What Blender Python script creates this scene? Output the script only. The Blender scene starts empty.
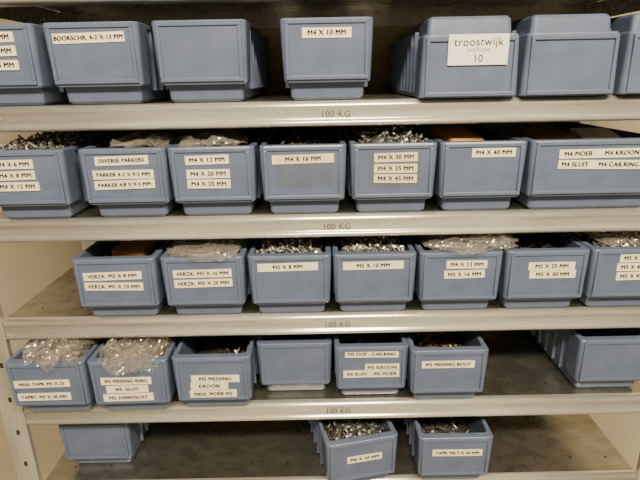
import bpy, bmesh, math, random
from mathutils import Vector, Matrix, noise
random.seed(7)
C = bpy.context.scene.collection

# ---------------------------------------------------------------- materials
def new_mat(name):
    m = bpy.data.materials.new(name); m.use_nodes = True
    nt = m.node_tree
    return m, nt, nt.nodes["Principled BSDF"]

def noise_col(nt, b, c1, c2, scale=(10,10,10), detail=4, lo=0.35, hi=0.65, bump=0.0, rough=None, nscale=1.0):
    tc = nt.nodes.new("ShaderNodeTexCoord"); mp = nt.nodes.new("ShaderNodeMapping")
    mp.inputs["Scale"].default_value = scale
    n = nt.nodes.new("ShaderNodeTexNoise"); n.inputs["Scale"].default_value = nscale; n.inputs["Detail"].default_value = detail
    r = nt.nodes.new("ShaderNodeValToRGB")
    r.color_ramp.elements[0].position = lo; r.color_ramp.elements[1].position = hi
    r.color_ramp.elements[0].color = (*c1, 1); r.color_ramp.elements[1].color = (*c2, 1)
    nt.links.new(tc.outputs["Object"], mp.inputs[0]); nt.links.new(mp.outputs[0], n.inputs["Vector"])
    nt.links.new(n.outputs["Fac"], r.inputs[0]); nt.links.new(r.outputs[0], b.inputs["Base Color"])
    if rough:
        mr = nt.nodes.new("ShaderNodeMapRange")
        mr.inputs["To Min"].default_value = rough[0]; mr.inputs["To Max"].default_value = rough[1]
        nt.links.new(n.outputs["Fac"], mr.inputs[0]); nt.links.new(mr.outputs[0], b.inputs["Roughness"])
    if bump:
        bp = nt.nodes.new("ShaderNodeBump"); bp.inputs["Strength"].default_value = bump; bp.inputs["Distance"].default_value = 0.001
        nt.links.new(n.outputs["Fac"], bp.inputs["Height"]); nt.links.new(bp.outputs[0], b.inputs["Normal"])

M_plastic, nt, b = new_mat("blue_grey_plastic")
noise_col(nt, b, (0.090,0.113,0.180), (0.107,0.132,0.205), (40,40,40), bump=0.05, rough=(0.24,0.34))
M_galv, nt, b = new_mat("galvanised_lip"); b.inputs["Metallic"].default_value = 0.75
noise_col(nt, b, (0.78,0.74,0.64), (0.96,0.92,0.82), (9,110,150), detail=8, lo=0.35, hi=0.65, bump=0.2, rough=(0.20,0.34))
M_shelf, nt, b = new_mat("galvanised_sheet"); b.inputs["Metallic"].default_value = 0.92
noise_col(nt, b, (0.36,0.34,0.29), (0.48,0.46,0.40), (40,60,60), detail=9, bump=0.10, rough=(0.20,0.36))
M_post, nt, b = new_mat("post_metal"); b.inputs["Metallic"].default_value = 0.75; b.inputs["Roughness"].default_value = 0.3
noise_col(nt, b, (0.58,0.55,0.46), (0.80,0.76,0.66), (60,60,8))
M_wall, nt, b = new_mat("cream_wall"); b.inputs["Roughness"].default_value = 0.85
noise_col(nt, b, (0.38,0.32,0.22), (0.45,0.38,0.27), (5,5,5), bump=0.1)
M_floor, nt, b = new_mat("concrete_floor"); b.inputs["Roughness"].default_value = 0.7
noise_col(nt, b, (0.42,0.39,0.33), (0.54,0.50,0.43), (4,4,4), bump=0.2)
M_label, nt, b = new_mat("label_paper"); b.inputs["Roughness"].default_value = 0.6
noise_col(nt, b, (0.74,0.65,0.46), (0.80,0.71,0.52), (50,50,50))
M_white, nt, b = new_mat("sticker_white"); b.inputs["Roughness"].default_value = 0.5
noise_col(nt, b, (0.76,0.68,0.60), (0.80,0.73,0.65), (50,50,50))
M_ink, nt, b = new_mat("black_ink"); b.inputs["Base Color"].default_value = (0.004,0.004,0.004,1); b.inputs["Roughness"].default_value = 0.8; b.inputs["Specular IOR Level"].default_value=0.0
M_red, nt, b = new_mat("red_ink"); b.inputs["Base Color"].default_value = (0.35,0.04,0.03,1)
M_stamp_shade, nt, b = new_mat("stamp_relief_shade"); b.inputs["Base Color"].default_value = (0.20,0.18,0.14,1); b.inputs["Metallic"].default_value=0.7; b.inputs["Roughness"].default_value = 0.35  # flat dark lettering; the colour stands in for shading of stamped relief
M_hole_shade, nt, b = new_mat("punched_hole"); b.inputs["Base Color"].default_value = (0.02,0.018,0.015,1)  # dark colour paints the shade inside holes and slots; nothing is cut
M_screw, nt, b = new_mat("zinc_screw"); b.inputs["Metallic"].default_value = 0.7; b.inputs["Roughness"].default_value = 0.22
noise_col(nt, b, (0.07,0.07,0.065), (0.85,0.82,0.76), (210,210,210), lo=0.44, hi=0.64)  # bright and dark speckle in the colour stands in for glints on screws
M_screwd, nt, b = new_mat("dark_screw"); b.inputs["Metallic"].default_value = 0.6; b.inputs["Roughness"].default_value = 0.3
noise_col(nt, b, (0.025,0.025,0.025), (0.20,0.19,0.17), (170,170,170))
M_brass, nt, b = new_mat("brass_screw"); b.inputs["Metallic"].default_value = 0.7; b.inputs["Roughness"].default_value = 0.3
noise_col(nt, b, (0.10,0.055,0.02), (0.42,0.26,0.10), (150,150,150))
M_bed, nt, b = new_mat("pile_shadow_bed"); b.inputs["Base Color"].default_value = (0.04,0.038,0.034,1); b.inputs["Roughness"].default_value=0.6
M_orange, nt, b = new_mat("orange_card"); b.inputs["Roughness"].default_value=0.6
noise_col(nt, b, (0.60,0.28,0.07), (0.7,0.36,0.10), (30,30,30))
M_card, nt, b = new_mat("brown_card"); b.inputs["Roughness"].default_value=0.8
noise_col(nt, b, (0.22,0.10,0.05), (0.30,0.15,0.08), (30,30,30))
def film(name, lo, hi, rough, dmix):
    M = bpy.data.materials.new(name); M.use_nodes=True
    nt=M.node_tree; nt.nodes.clear()
    out=nt.nodes.new("ShaderNodeOutputMaterial")
    tr = nt.nodes.new("ShaderNodeBsdfTransparent"); tr.inputs[0].default_value=(0.97,0.95,0.92,1)
    gl = nt.nodes.new("ShaderNodeBsdfGlossy"); gl.inputs["Roughness"].default_value=rough; gl.inputs[0].default_value=(1,0.96,0.9,1)
    df = nt.nodes.new("ShaderNodeBsdfDiffuse"); df.inputs[0].default_value=(0.8,0.76,0.7,1)
    m1=nt.nodes.new("ShaderNodeMixShader"); m2=nt.nodes.new("ShaderNodeMixShader")
    lw = nt.nodes.new("ShaderNodeLayerWeight"); lw.inputs[0].default_value = 0.3
    mr = nt.nodes.new("ShaderNodeMapRange"); mr.inputs["To Min"].default_value = lo; mr.inputs["To Max"].default_value = hi
    nt.links.new(lw.outputs["Facing"], mr.inputs[0]); nt.links.new(mr.outputs[0], m2.inputs[0])
    m1.inputs[0].default_value=dmix
    nt.links.new(gl.outputs[0],m1.inputs[1]); nt.links.new(df.outputs[0],m1.inputs[2])
    nt.links.new(tr.outputs[0], m2.inputs[1]); nt.links.new(m1.outputs[0], m2.inputs[2])
    nt.links.new(m2.outputs[0], out.inputs["Surface"])
    return M
M_bag=film("clear_plastic_bag",0.10,0.70,0.10,0.30)
M_film=film("label_pocket_film",0.06,0.35,0.15,0.2)

# ---------------------------------------------------------------- helpers
def obj_from_bm(bm, name, mat, smooth=False):
    me = bpy.data.meshes.new(name); bm.to_mesh(me); bm.free()
    me.materials.append(mat)
    if smooth:
        for p in me.polygons: p.use_smooth = True
    o = bpy.data.objects.new(name, me); C.objects.link(o); return o

def box(bm, x0,x1,y0,y1,z0,z1):
    v = [bm.verts.new(p) for p in [(x0,y0,z0),(x1,y0,z0),(x1,y1,z0),(x0,y1,z0),(x0,y0,z1),(x1,y0,z1),(x1,y1,z1),(x0,y1,z1)]]
    for f in [(0,3,2,1),(4,5,6,7),(0,1,5,4),(1,2,6,5),(2,3,7,6),(3,0,4,7)]:
        bm.faces.new([v[i] for i in f])

def rrect(hw, y0, y1, r, z, seg=4):
    pts = []
    for cx, cy, a0 in [(hw-r, y1-r, 0), (-hw+r, y1-r, 90), (-hw+r, y0+r, 180), (hw-r, y0+r, 270)]:
        for i in range(seg+1):
            a = math.radians(a0 + 90*i/seg)
            pts.append((cx + r*math.cos(a), cy + r*math.sin(a), z))
    return pts

def loft(bm, loops, cap0=True, cap1=True):
    R = [[bm.verts.new(p) for p in l] for l in loops]
    n = len(R[0])
    for a, c in zip(R, R[1:]):
        for i in range(n):
            bm.faces.new([a[i], a[(i+1)%n], c[(i+1)%n], c[i]])
    if cap0: bm.faces.new(list(reversed(R[0])))
    if cap1: bm.faces.new(R[-1])

# ---------------------------------------------------------------- storage bin
H = 0.078; L = 0.268
cache = {}
def bin_mesh(W):
    if W in cache: return cache[W]
    bm = bmesh.new()
    hw = W/2
    bt = hw-0.0030
    bb = hw-0.0085
    yf = 0.007
    t = 0.0022
    loops = [rrect(bb-0.003, yf+0.008, L-0.008, 0.004, 0.0),
             rrect(bb, yf+0.005, L-0.004, 0.005, 0.003),
             rrect(bb+(bt-bb)*0.35, yf+0.002, L-0.002, 0.005, 0.028),
             rrect(bt, yf, L, 0.005, H-0.0015),
             rrect(bt-0.001, yf+0.001, L-0.001, 0.005, H),
             rrect(bt-t, yf+t, L-t, 0.004, H-0.0005),
             rrect(bb+(bt-bb)*0.35-t, yf+0.002+t, L-0.002-t, 0.004, 0.028),
             rrect(bb-t, yf+0.005+t, L-0.005-t, 0.004, 0.004)]
    loft(bm, loops, True, True)
    def upath(h, y0, yb, r, z, seg=5):
        pts = [(h, yb, z)]
        for i in range(seg+1):
            a = math.radians(0 - 90*i/seg); pts.append((h-r+r*math.cos(a), y0+r+r*math.sin(a), z))
        for i in range(seg+1):
            a = math.radians(-90 - 90*i/seg); pts.append((-h+r+r*math.cos(a), y0+r+r*math.sin(a), z))
        pts.append((-h, yb, z)); return pts
    zs = [(0.0175,0.0035),(0.0195,0.0022),(0.050,0.0008),(H-0.001,0.0),(H+0.0005,0.0010)]
    rings = []
    for z, ins in zs:
        o = upath(hw-ins, ins*0.6, 0.030, 0.006, z)
        i_ = upath(bt-0.0035, yf+0.0032, 0.030, 0.004, z)
        rings.append(([bm.verts.new(p) for p in o],[bm.verts.new(p) for p in i_]))
    n = len(rings[0][0])
    for (o1,i1),(o2,i2) in zip(rings, rings[1:]):
        for k in range(n-1):
            bm.faces.new([o1[k],o2[k],o2[k+1],o1[k+1]])
            bm.faces.new([i1[k+1],i2[k+1],i2[k],i1[k]])
        bm.faces.new([o1[0],i1[0],i2[0],o2[0]])
        bm.faces.new([o2[-1],i2[-1],i1[-1],o1[-1]])
    for (o1,i1),s in ((rings[0],1),(rings[-1],-1)):
        for k in range(n-1):
            f=[o1[k],o1[k+1],i1[k+1],i1[k]]
            bm.faces.new(f if s>0 else f[::-1])
    d=0.0015
    box(bm, -hw+0.005, hw-0.005, -d, 0.002, H-0.0050, H-0.0008)
    box(bm, -hw+0.005, hw-0.005, -d*0.6, 0.0035, 0.0205, 0.0245)
    box(bm, -hw+0.005, -hw+0.0085, -d, 0.003, 0.0245, H-0.005)
    box(bm, hw-0.0085, hw-0.005, -d, 0.003, 0.0245, H-0.005)
    for s in (-1,1):
        y = 0.045
        while y < L-0.012:
            x0,x1 = sorted((s*(bt-0.003), s*(bt+0.0018)))
            box(bm, x0, x1, y, y+0.0025, 0.012, H-0.004)
            y += 0.022
        x0,x1 = sorted((s*(bt-0.0015), s*(bt+0.0025)))
        box(bm, x0, x1, 0.029, L, H-0.0045, H-0.0005)
    box(bm, -bt, bt, L-0.001, L+0.003, H-0.006, H-0.0005)
    box(bm, -0.02, 0.02, L-0.001, L+0.006, H-0.024, H-0.020)
    bmesh.ops.recalc_face_normals(bm, faces=bm.faces)
    me = bpy.data.meshes.new("storage_bin"); bm.to_mesh(me); bm.free()
    me.materials.append(M_plastic)
    cache[W] = me
    return me

def text(parent, s, x, y, z, size, mat=M_ink, rot=0.0, bold=True, sx=1.0, b=0.00026):
    first=None
    for k,(dx,dz) in enumerate(((-b,-b*0.5),(b,b*0.5),(0,0)) if bold else ((0,0),)):
        cu = bpy.data.curves.new("label_text", 'FONT'); cu.body = s; cu.size = size
        cu.align_x='CENTER'; cu.align_y='CENTER'; cu.extrude = 0.00008
        cu.space_character = 1.08
        cu.materials.append(mat)
        o = bpy.data.objects.new("label_text", cu); C.objects.link(o)
        o.location = (x+dx,y-0.00001*k,z+dz); o.rotation_euler = (math.radians(90), rot, 0); o.scale=(sx,1,1)
        o.parent = parent
        first = first or o
    return first

def add_label(parent, s, dx, dz, w=None, size=0.0064, h=0.0095, mat=M_label, y0=0.0):
    rot = math.radians(random.uniform(-1.2,1.2))
    n = sum(0.45 if c in ' .-,I' else 1.0 for c in s)
    if w is None: w = n*size*0.70 + 0.009
    bm = bmesh.new(); box(bm, -w/2, w/2, -0.0004, 0.0016, -h/2, h/2)
    o = obj_from_bm(bm, "label", mat); o.parent = parent
    o.location = (dx, y0-0.0002, H-dz); o.rotation_euler = (0, rot, 0)
    text(parent, s, dx, y0-0.0008, H-dz, size*1.04, rot=rot)

LT = 0.0135
LIPZ = [1.6237, 1.5, 1.3763, 1.2526, 1.1290, 1.0053]
def add_bin(row, x, W=0.096, dy=0.0, rot=0.0, labels=(), flipped=False):
    o = bpy.data.objects.new("storage_bin", bin_mesh(W)); C.objects.link(o)
    z = LIPZ[row]+LT+0.0006
    o.location = (x, -0.008+dy, z)
    o.rotation_euler = (0, 0, math.radians(rot))
    if flipped:
        o.location = (x, -0.008+dy, z+H+0.0005); o.rotation_euler = (0, math.pi, math.radians(rot))
    b = o.modifiers.new("bevel",'BEVEL'); b.width=0.0008; b.segments=2; b.limit_method='ANGLE'; b.angle_limit=math.radians(40)
    for l in labels:
        s, dx, dz = l[:3]; kw = l[3] if len(l)>3 else {}
        add_label(o, s, dx, dz, **kw)
    return o

# row 1
add_bin(1,-0.326,0.094,labels=[("M3 X 16 MM",0.004,0.012),("M3 X 20 MM",0.004,0.025),("M3 X 25 MM",0.004,0.038)])
add_bin(1,-0.2230,0.095,labels=[("BOORSCHR. 4-2 X 13 MM",-0.002,0.014,dict(w=0.071,size=0.0055))])
add_bin(1,-0.1159,0.094)
add_bin(1,0.0106,0.093,labels=[("M4 X 10 MM",0.0,0.0135,dict(w=0.049))])
u1=add_bin(1,0.1555,0.101,flipped=True)
add_bin(1,0.2580,0.097,flipped=True)
add_bin(1,0.3600,0.097,flipped=True)
bm=bmesh.new(); box(bm,-0.030,0.030,-0.0004,0.0016,-0.0145,0.0145)
st=obj_from_bm(bm,"sticker",M_white); st.parent=u1; st.location=(-0.006,-0.0012,0.0325)
for s,xx,zz,sz,mt in (("troostwijk",-0.006,0.0255,0.0108,M_ink),("AUCTIONS",-0.006,0.0330,0.0042,M_red),("10",-0.006,0.0410,0.0098,M_ink)):
    t=text(u1,s,xx,-0.0018,zz,sz,mt,bold=False); t.rotation_euler=(math.radians(90),math.pi,0)
# row 2
R2=0.0935
b21=add_bin(2,-0.318,R2,labels=[("M4 X 6 MM",-0.007,0.014),("M4 X 8 MM",-0.007,0.026),("M4 X 12 MM",-0.007,0.038)])
b22=add_bin(2,-0.2095,R2,labels=[("DIVERSE PARKERS",0,0.012,dict(w=0.057,size=0.0055)),("PARKER 4-2 X 9-5 MM",0,0.027,dict(w=0.065,size=0.0054)),("PARKER 4,8 X 9-5 MM",0,0.038,dict(w=0.065,size=0.0054))])
b23=add_bin(2,-0.1146,R2,labels=[("M4 X 12 MM",-0.004,0.013),("M4 X 20 MM",-0.004,0.028),("M4 X 25 MM",-0.004,0.039)])
b24=add_bin(2,-0.0165,R2,labels=[("M4 X 16 MM",0.0,0.014,dict(w=0.066))])
b25=add_bin(2,0.0805,R2,labels=[("M4 X 30 MM",0.002,0.014),("M4 X 35 MM",0.002,0.026),("M4 X 45 MM",0.002,0.037)])
b26=add_bin(2,0.1765,R2,labels=[("M4 X 40 MM",0.010,0.011)])
b27=add_bin(2,0.3015,0.150,labels=[("M4 MOER      M4 KROON",0,0.014,dict(w=0.090,size=0.0064)),("M4 SLUIT     M4 CAR.RING",0,0.026,dict(w=0.090,size=0.0064))])
# row 3
R3=0.096
b31=add_bin(3,-0.2363,R3,labels=[("VERZK. M5 X 8 MM",-0.002,0.020,dict(w=0.067,size=0.006)),("VERZK. M5 X 10 MM",-0.002,0.033,dict(w=0.067,size=0.006))])
b32=add_bin(3,-0.1352,R3,labels=[("VERZK. M5 X 16 MM",0,0.019,dict(w=0.067,size=0.006)),("VERZK. M5 X 20 MM",0,0.031,dict(w=0.067,size=0.006))])
b33=add_bin(3,-0.0354,R3,labels=[("M5 X 8 MM",-0.002,0.013,dict(w=0.069))])
b34=add_bin(3,0.0622,R3,labels=[("M5 X 10 MM",-0.002,0.013,dict(w=0.069))])
b35=add_bin(3,0.161,R3,labels=[("M4 X 12 MM",0.006,0.014),("M5 X 16 MM",0.004,0.026)])
b36=add_bin(3,0.2603,R3,labels=[("M5 X 25 MM",0.004,0.018,dict(w=0.053)),("M5 X 30 MM",0.006,0.028,dict(w=0.053))])
b37=add_bin(3,0.3585,R3,labels=[("M5 X 35 MM",0.006,0.010),("M5 X 40 MM",0.004,0.021),("M5 X 45 MM",0.005,0.032)])
# row 4
R4=0.095
b41=add_bin(4,-0.331,R4,dy=-0.014,labels=[("MESS. TAPB. M5 X 25",-0.006,0.028,dict(w=0.067,size=0.0054)),("TAPBT. M5 X 20 MM",-0.006,0.046,dict(w=0.064,size=0.0056))])
b42=add_bin(4,-0.2325,R4,dy=-0.014,rot=1,labels=[("M5 MESSING RING",-0.003,0.026,dict(w=0.060,size=0.0056)),("M5. SLUIT",-0.003,0.0375,dict(w=0.05,size=0.0058)),("M5. HANDSLUIT",-0.003,0.049,dict(w=0.06,size=0.0058))])
b43=add_bin(4,-0.1335,R4,dy=-0.010,labels=[("M5 MESSING",0.004,0.028,dict(w=0.058)),("KROON",-0.004,0.038,dict(w=0.045)),("MESS. MOER M5",0,0.049,dict(w=0.057,size=0.006))])
b44=add_bin(4,-0.035,R4,dy=0.020)
b45=add_bin(4,0.0610,0.092,dy=0.008,labels=[("M5 DOP - CAR.RING",0,0.009,dict(w=0.066,size=0.0058)),("M5 KROON",0.013,0.028),("M5 SLUIT",-0.018,0.037,dict(w=0.034,size=0.0056)),("M5 MOER",0.017,0.037,dict(w=0.035,size=0.006))])
b46=add_bin(4,0.1545,R4,dy=-0.004,labels=[("M5 MESSING BOUT",-0.002,0.018,dict(w=0.064,size=0.0058))])
b47=add_bin(4,0.3680,R4,dy=0.014)
# row 5
b51=add_bin(5,-0.313,0.096,dy=0.034)
b52=add_bin(5,0.050,0.096,dy=-0.010,rot=12,labels=[("M6 X 10 MM",0.002,0.026)])
b53=add_bin(5,0.1690,0.096,dy=-0.008,labels=[("TAPB. M6.3 X 20 MM",0.002,0.022,dict(w=0.064,size=0.0056))])

for bb_,xx,zz,w_,h_ in ((b24,0.002,0.052,0.062,0.034),(b25,0.002,0.052,0.056,0.038)):
    bm=bmesh.new()
    N=10; g=[[bm.verts.new((-w_/2+w_*i/N, -0.0024-0.0006*math.sin(i*1.3+j*0.8), -h_/2+h_*j/N)) for i in range(N+1)] for j in range(N+1)]
    for j in range(N):
        for i in range(N): bm.faces.new([g[j][i],g[j][i+1],g[j+1][i+1],g[j+1][i]])
    f=obj_from_bm(bm,"label_pocket",M_film,smooth=True); f.parent=bb_; f.location=(xx,0,zz)

# ---------------------------------------------------------------- contents
def screw_pile(binobj, W, top, mat, n=420, seed=1, heap=0.006, ln=0.011, ymax=0.24):
    rnd = random.Random(seed)
    bm = bmesh.new()
    hw = W/2-0.0105; y0=0.0125
    nx,ny=10,24; g=[]
    def hz(x,y): return top + heap*(1-(x/hw)**2)*min(1,(y-y0)/0.03) + 0.004*noise.noise(Vector((x*60+seed,y*40,0)))
    for j in range(ny+1):
        g.append([bm.verts.new((-hw+2*hw*i/nx, y0+(ymax-y0)*j/ny, hz(-hw+2*hw*i/nx, y0+(ymax-y0)*j/ny)-0.003)) for i in range(nx+1)])
    for j in range(ny):
        for i in range(nx): bm.faces.new([g[j][i],g[j][i+1],g[j+1][i+1],g[j+1][i]])
    nb=len(bm.faces)
    for _ in range(n):
        x=rnd.uniform(-hw+0.003,hw-0.003); y=y0+0.003+(ymax-y0-0.008)*rnd.random()**2
        z=hz(x,y)+rnd.uniform(-0.002,0.0015)
        m=Matrix.Translation((x,y,z)) @ Matrix.Rotation(rnd.uniform(0,6.28),4,'Z') @ Matrix.Rotation(rnd.uniform(0.5,2.4),4,'X')
        bmesh.ops.create_cone(bm, segments=6, radius1=0.0028, radius2=0.0022, depth=0.0022, cap_ends=True, matrix=m)
        bmesh.ops.create_cone(bm, segments=5, radius1=0.0013, radius2=0.0013, depth=ln, cap_ends=True, matrix=m @ Matrix.Translation((0,0,-ln/2)))
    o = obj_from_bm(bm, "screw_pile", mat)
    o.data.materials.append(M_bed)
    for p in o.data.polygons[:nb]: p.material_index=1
    o.parent = binobj
    return o

screw_pile(b21,R2,0.073,M_screw,seed=1,heap=0.010,n=600)
screw_pile(b22,R2,0.060,M_screwd,seed=2,n=250)
screw_pile(b23,R2,0.060,M_screwd,seed=3,n=250)
screw_pile(b24,R2,0.068,M_screwd,seed=4,n=400)
screw_pile(b25,R2,0.073,M_screw,seed=5,heap=0.013,ln=0.014,n=600)
screw_pile(b26,R2,0.055,M_screwd,seed=6,n=250)
screw_pile(b31,R3,0.055,M_brass,seed=7)
screw_pile(b32,R3,0.064,M_screwd,seed=8)
screw_pile(b33,R3,0.074,M_screw,seed=9,heap=0.006,n=900,ln=0.006)
screw_pile(b34,R3,0.074,M_screw,seed=10,heap=0.006,n=900,ln=0.007)
screw_pile(b35,R3,0.062,M_screwd,seed=11,n=250)
screw_pile(b36,R3,0.060,M_screwd,seed=12,n=350)
screw_pile(b37,R3,0.071,M_screw,seed=13,ln=0.014,n=500)
screw_pile(b41,R4,0.058,M_brass,seed=14,n=250)
screw_pile(b42,R4,0.058,M_brass,seed=15,n=250)
screw_pile(b43,R4,0.038,M_screwd,seed=16,n=250)
screw_pile(b45,0.092,0.050,M_screwd,seed=17,n=350)
screw_pile(b46,R4,0.042,M_brass,seed=18,n=300)
screw_pile(b52,0.096,0.060,M_screwd,seed=19,n=700,ln=0.008)
screw_pile(b53,0.096,0.038,M_screwd,seed=20,n=300)

def ridged(q): return 1-2*abs(noise.noise(q))
def bag(binobj, x, y, z, sx, sy, sz, seed, droop=0.0, N=64):
    """crumpled polythene bag: two folded film layers stuffed in the bin, front end loose"""
    bm = bmesh.new()
    for layer in range(2):
        g=[]
        for j in range(N+1):
            row=[]
            for i in range(N+1):
                u=-1+2*i/N; v=-1+2*j/N
                q=Vector((u*1.5+seed*5.1+layer*9, v*1.5+seed*2.3, layer*4.0))
                w=Vector((noise.noise(q*1.1),noise.noise(q*1.1+Vector((7,3,1))),0))*0.6
                qq=q+w
                edge=max(abs(u),abs(v))
                hh=0.9*noise.noise(qq*0.9)+0.55*ridged(qq*1.3)**3*0.8+0.25*ridged(qq*3.0)+0.12*ridged(qq*6.5)
                ang=math.atan2(v,u)
                r=1+0.30*noise.noise(Vector((math.cos(ang)*1.6+seed,math.sin(ang)*1.6,layer*3)))+0.08*noise.noise(q*4)
                k=1.0-0.22*(abs(u*v))
                zz=hh*sz*(1-0.3*edge**4) + (0.35 if layer else -0.2)*sz*(1-edge**2)
                zz-= droop*max(0,-v-0.35)**2
                row.append(bm.verts.new((u*sx*r*k, v*sy*r*k, zz)))
            g.append(row)
        for j in range(N):
            for i in range(N): bm.faces.new([g[j][i],g[j][i+1],g[j+1][i+1],g[j+1][i]])
    o = obj_from_bm(bm, "plastic_bag", M_bag, smooth=False)
    o.parent=binobj; o.location=(x,y,z)
    return o
bag(b22,0.012,0.060,0.078,0.036,0.055,0.009,1)
bag(b23,-0.006,0.055,0.078,0.036,0.055,0.010,2)
bag(b32,0.002,0.036,0.080,0.050,0.048,0.008,3)
bag(b35,0.014,0.034,0.081,0.054,0.044,0.009,4)
bag(b41,0.010,0.034,0.082,0.036,0.048,0.021,5,droop=0.01)
bag(b42,0.004,0.028,0.080,0.040,0.050,0.022,6,droop=0.03)
bag(b37,0.0,0.06,0.080,0.038,0.05,0.007,9)

def packet(binobj, W, D_, Hh, x, y, z, mat, rot):
    bm=bmesh.new(); box(bm,-W/2,W/2,-D_/2,D_/2,0,Hh)
    bmesh.ops.bevel(bm, geom=bm.edges[:], offset=0.0015, segments=2, affect='EDGES')
    o=obj_from_bm(bm,"cardboard_packet",mat); o.parent=binobj; o.location=(x,y,z); o.rotation_euler=(math.radians(8),0,rot)
packet(b26,0.040,0.06,0.018,-0.014,0.066,0.064,M_orange,0.2)
packet(b27,0.05,0.06,0.02,-0.03,0.08,0.060,M_card,0.1)
packet(b27,0.045,0.05,0.02,0.035,0.085,0.057,M_white,-0.15)
packet(b31,0.045,0.06,0.018,0.005,0.08,0.058,M_card,-0.2)

# ---------------------------------------------------------------- shelving rack
rack = bpy.data.objects.new("metal_shelving_rack", None); C.objects.link(rack)
XL, XR, DEP = -0.382, 0.422, 0.31
def shelf(i, zc):
    prof = []
    def arc(cy,cz,r,a0,a1,n=8):
        for k in range(n+1):
            a=math.radians(a0+(a1-a0)*k/n); prof.append((cy+r*math.cos(a), cz+r*math.sin(a)))
    prof += [(0.30,-0.0135),(DEP,-0.0135),(DEP,LT),(0.15,LT)]
    prof += [(0.009,LT)]
    arc(0.0065,LT-0.0065,0.0065,90,172)
    prof += [(0.0008,0.0058),(0.0022,0.0045),(0.0026,0.0030)]
    prof += [(0.0026,-0.0045),(0.0022,-0.0056)]
    arc(0.0032,-0.0094,0.0034,130,262)
    prof += [(0.006,-0.0133),(0.016,-0.0135),(0.016,-0.006)]
    bm=bmesh.new()
    A=[bm.verts.new((XL,y,zc+z)) for y,z in prof]; B=[bm.verts.new((XR,y,zc+z)) for y,z in prof]
    for k in range(len(prof)-1): bm.faces.new([A[k],B[k],B[k+1],A[k+1]])
    bmesh.ops.recalc_face_normals(bm, faces=bm.faces)
    me=bpy.data.meshes.new("shelf"); bm.to_mesh(me); bm.free()
    me.materials.append(M_shelf); me.materials.append(M_galv)
    for p in me.polygons:
        if p.center.y < 0.02: p.material_index = 1; p.use_smooth = p.center.y<0.0075
    o=bpy.data.objects.new("shelf_%d"%i, me); C.objects.link(o); o.parent=rack
    s=o.modifiers.new("sol",'SOLIDIFY'); s.thickness=0.0010; s.offset=-1
    t=text(rack,"100 KG",0.019,0.0024,zc-0.0008,0.0095,M_stamp_shade,bold=True,b=0.00015); t.name="load_mark"
    for xx in (XL+0.0006, XR-0.0016):
        bm=bmesh.new(); box(bm,xx,xx+0.001,0.004,DEP,zc-0.0125,zc+LT-0.0012)
        e=obj_from_bm(bm,"shelf_end",M_galv); e.parent=rack
    bm=bmesh.new()
    for yy in (0.035, 0.27):
        x=XL+0.03
        while x < XR-0.02:
            bmesh.ops.create_circle(bm, cap_ends=True, segments=12, radius=0.0017, matrix=Matrix.Translation((x,yy,zc+LT+0.0003)))
            x+=0.05
    h=obj_from_bm(bm,"hole_shade_discs",M_hole_shade); h.parent=rack  # dark discs laid on the deck, painted shade of holes
for i,z in enumerate(LIPZ): shelf(i,z)
for i,z in enumerate((0.80,0.55,0.30,0.10,1.80)): shelf(i+6,z)
def post(x0,x1,y0,y1,name):
    bm=bmesh.new(); t=0.002
    box(bm,x0,x1,y0,y0+t,0.0,2.0)
    s=-1 if x0<0 else 1
    xo = x0 if s<0 else x1-t
    box(bm,xo,xo+t,y0+t,y1,0.0,2.0)
    xi = x1-0.004 if s<0 else x0
    box(bm,xi,xi+0.004,y0-0.004,y0,0.0,2.0)
    o=obj_from_bm(bm,name,M_post); o.parent=rack
    bm=bmesh.new(); z=0.05
    while z<1.95:
        box(bm,(x0+x1)/2-0.002,(x0+x1)/2+0.002,y0-0.0004,y0+0.0002,z,z+0.007); z+=0.05
    h=obj_from_bm(bm,"slot_shade_strips",M_hole_shade); h.parent=rack  # dark strips laid on the post face, painted shade of slots
post(XL-0.032,XL-0.001,0.004,0.035,"post_front_left")
post(XR+0.001,XR+0.032,0.004,0.035,"post_front_right")
post(XL-0.032,XL-0.001,0.285,0.315,"post_rear_left")
post(XR+0.001,XR+0.032,0.285,0.315,"post_rear_right")

# ---------------------------------------------------------------- room
bm=bmesh.new(); box(bm,-2.5,2.5,0.335,0.40,0,2.6); obj_from_bm(bm,"wall_back",M_wall)
bm=bmesh.new(); box(bm,-2.5,2.5,-3,0.40,-0.05,0); obj_from_bm(bm,"floor",M_floor)

# ---------------------------------------------------------------- light
def area(name, loc, tgt, sx, sy, e, col):
    l=bpy.data.lights.new(name,'AREA'); l.shape='RECTANGLE'; l.size=sx; l.size_y=sy; l.energy=e; l.color=col
    o=bpy.data.objects.new(name,l); C.objects.link(o); o.location=loc
    o.rotation_euler=(Vector(tgt)-Vector(loc)).to_track_quat('-Z','Y').to_euler()
area("ceiling_lamp",(0.2,-1.15,2.35),(0.05,-0.1,1.15),1.2,0.14,72,(1.0,0.86,0.62))
w=bpy.data.worlds.new("World"); bpy.context.scene.world=w; w.use_nodes=True
bg=w.node_tree.nodes["Background"]; bg.inputs[0].default_value=(1.0,0.84,0.58,1); bg.inputs[1].default_value=0.42

# ---------------------------------------------------------------- camera
cam=bpy.data.cameras.new("cam"); cam.lens=28.125; cam.sensor_width=36; cam.clip_start=0.01
co=bpy.data.objects.new("camera",cam); C.objects.link(co)
co.matrix_world = Matrix.Translation((0,-0.541,1.5365)) @ Matrix.Rotation(math.radians(72),4,'X') @ Matrix.Rotation(math.radians(-1.1),4,'Z')
bpy.context.scene.camera=co
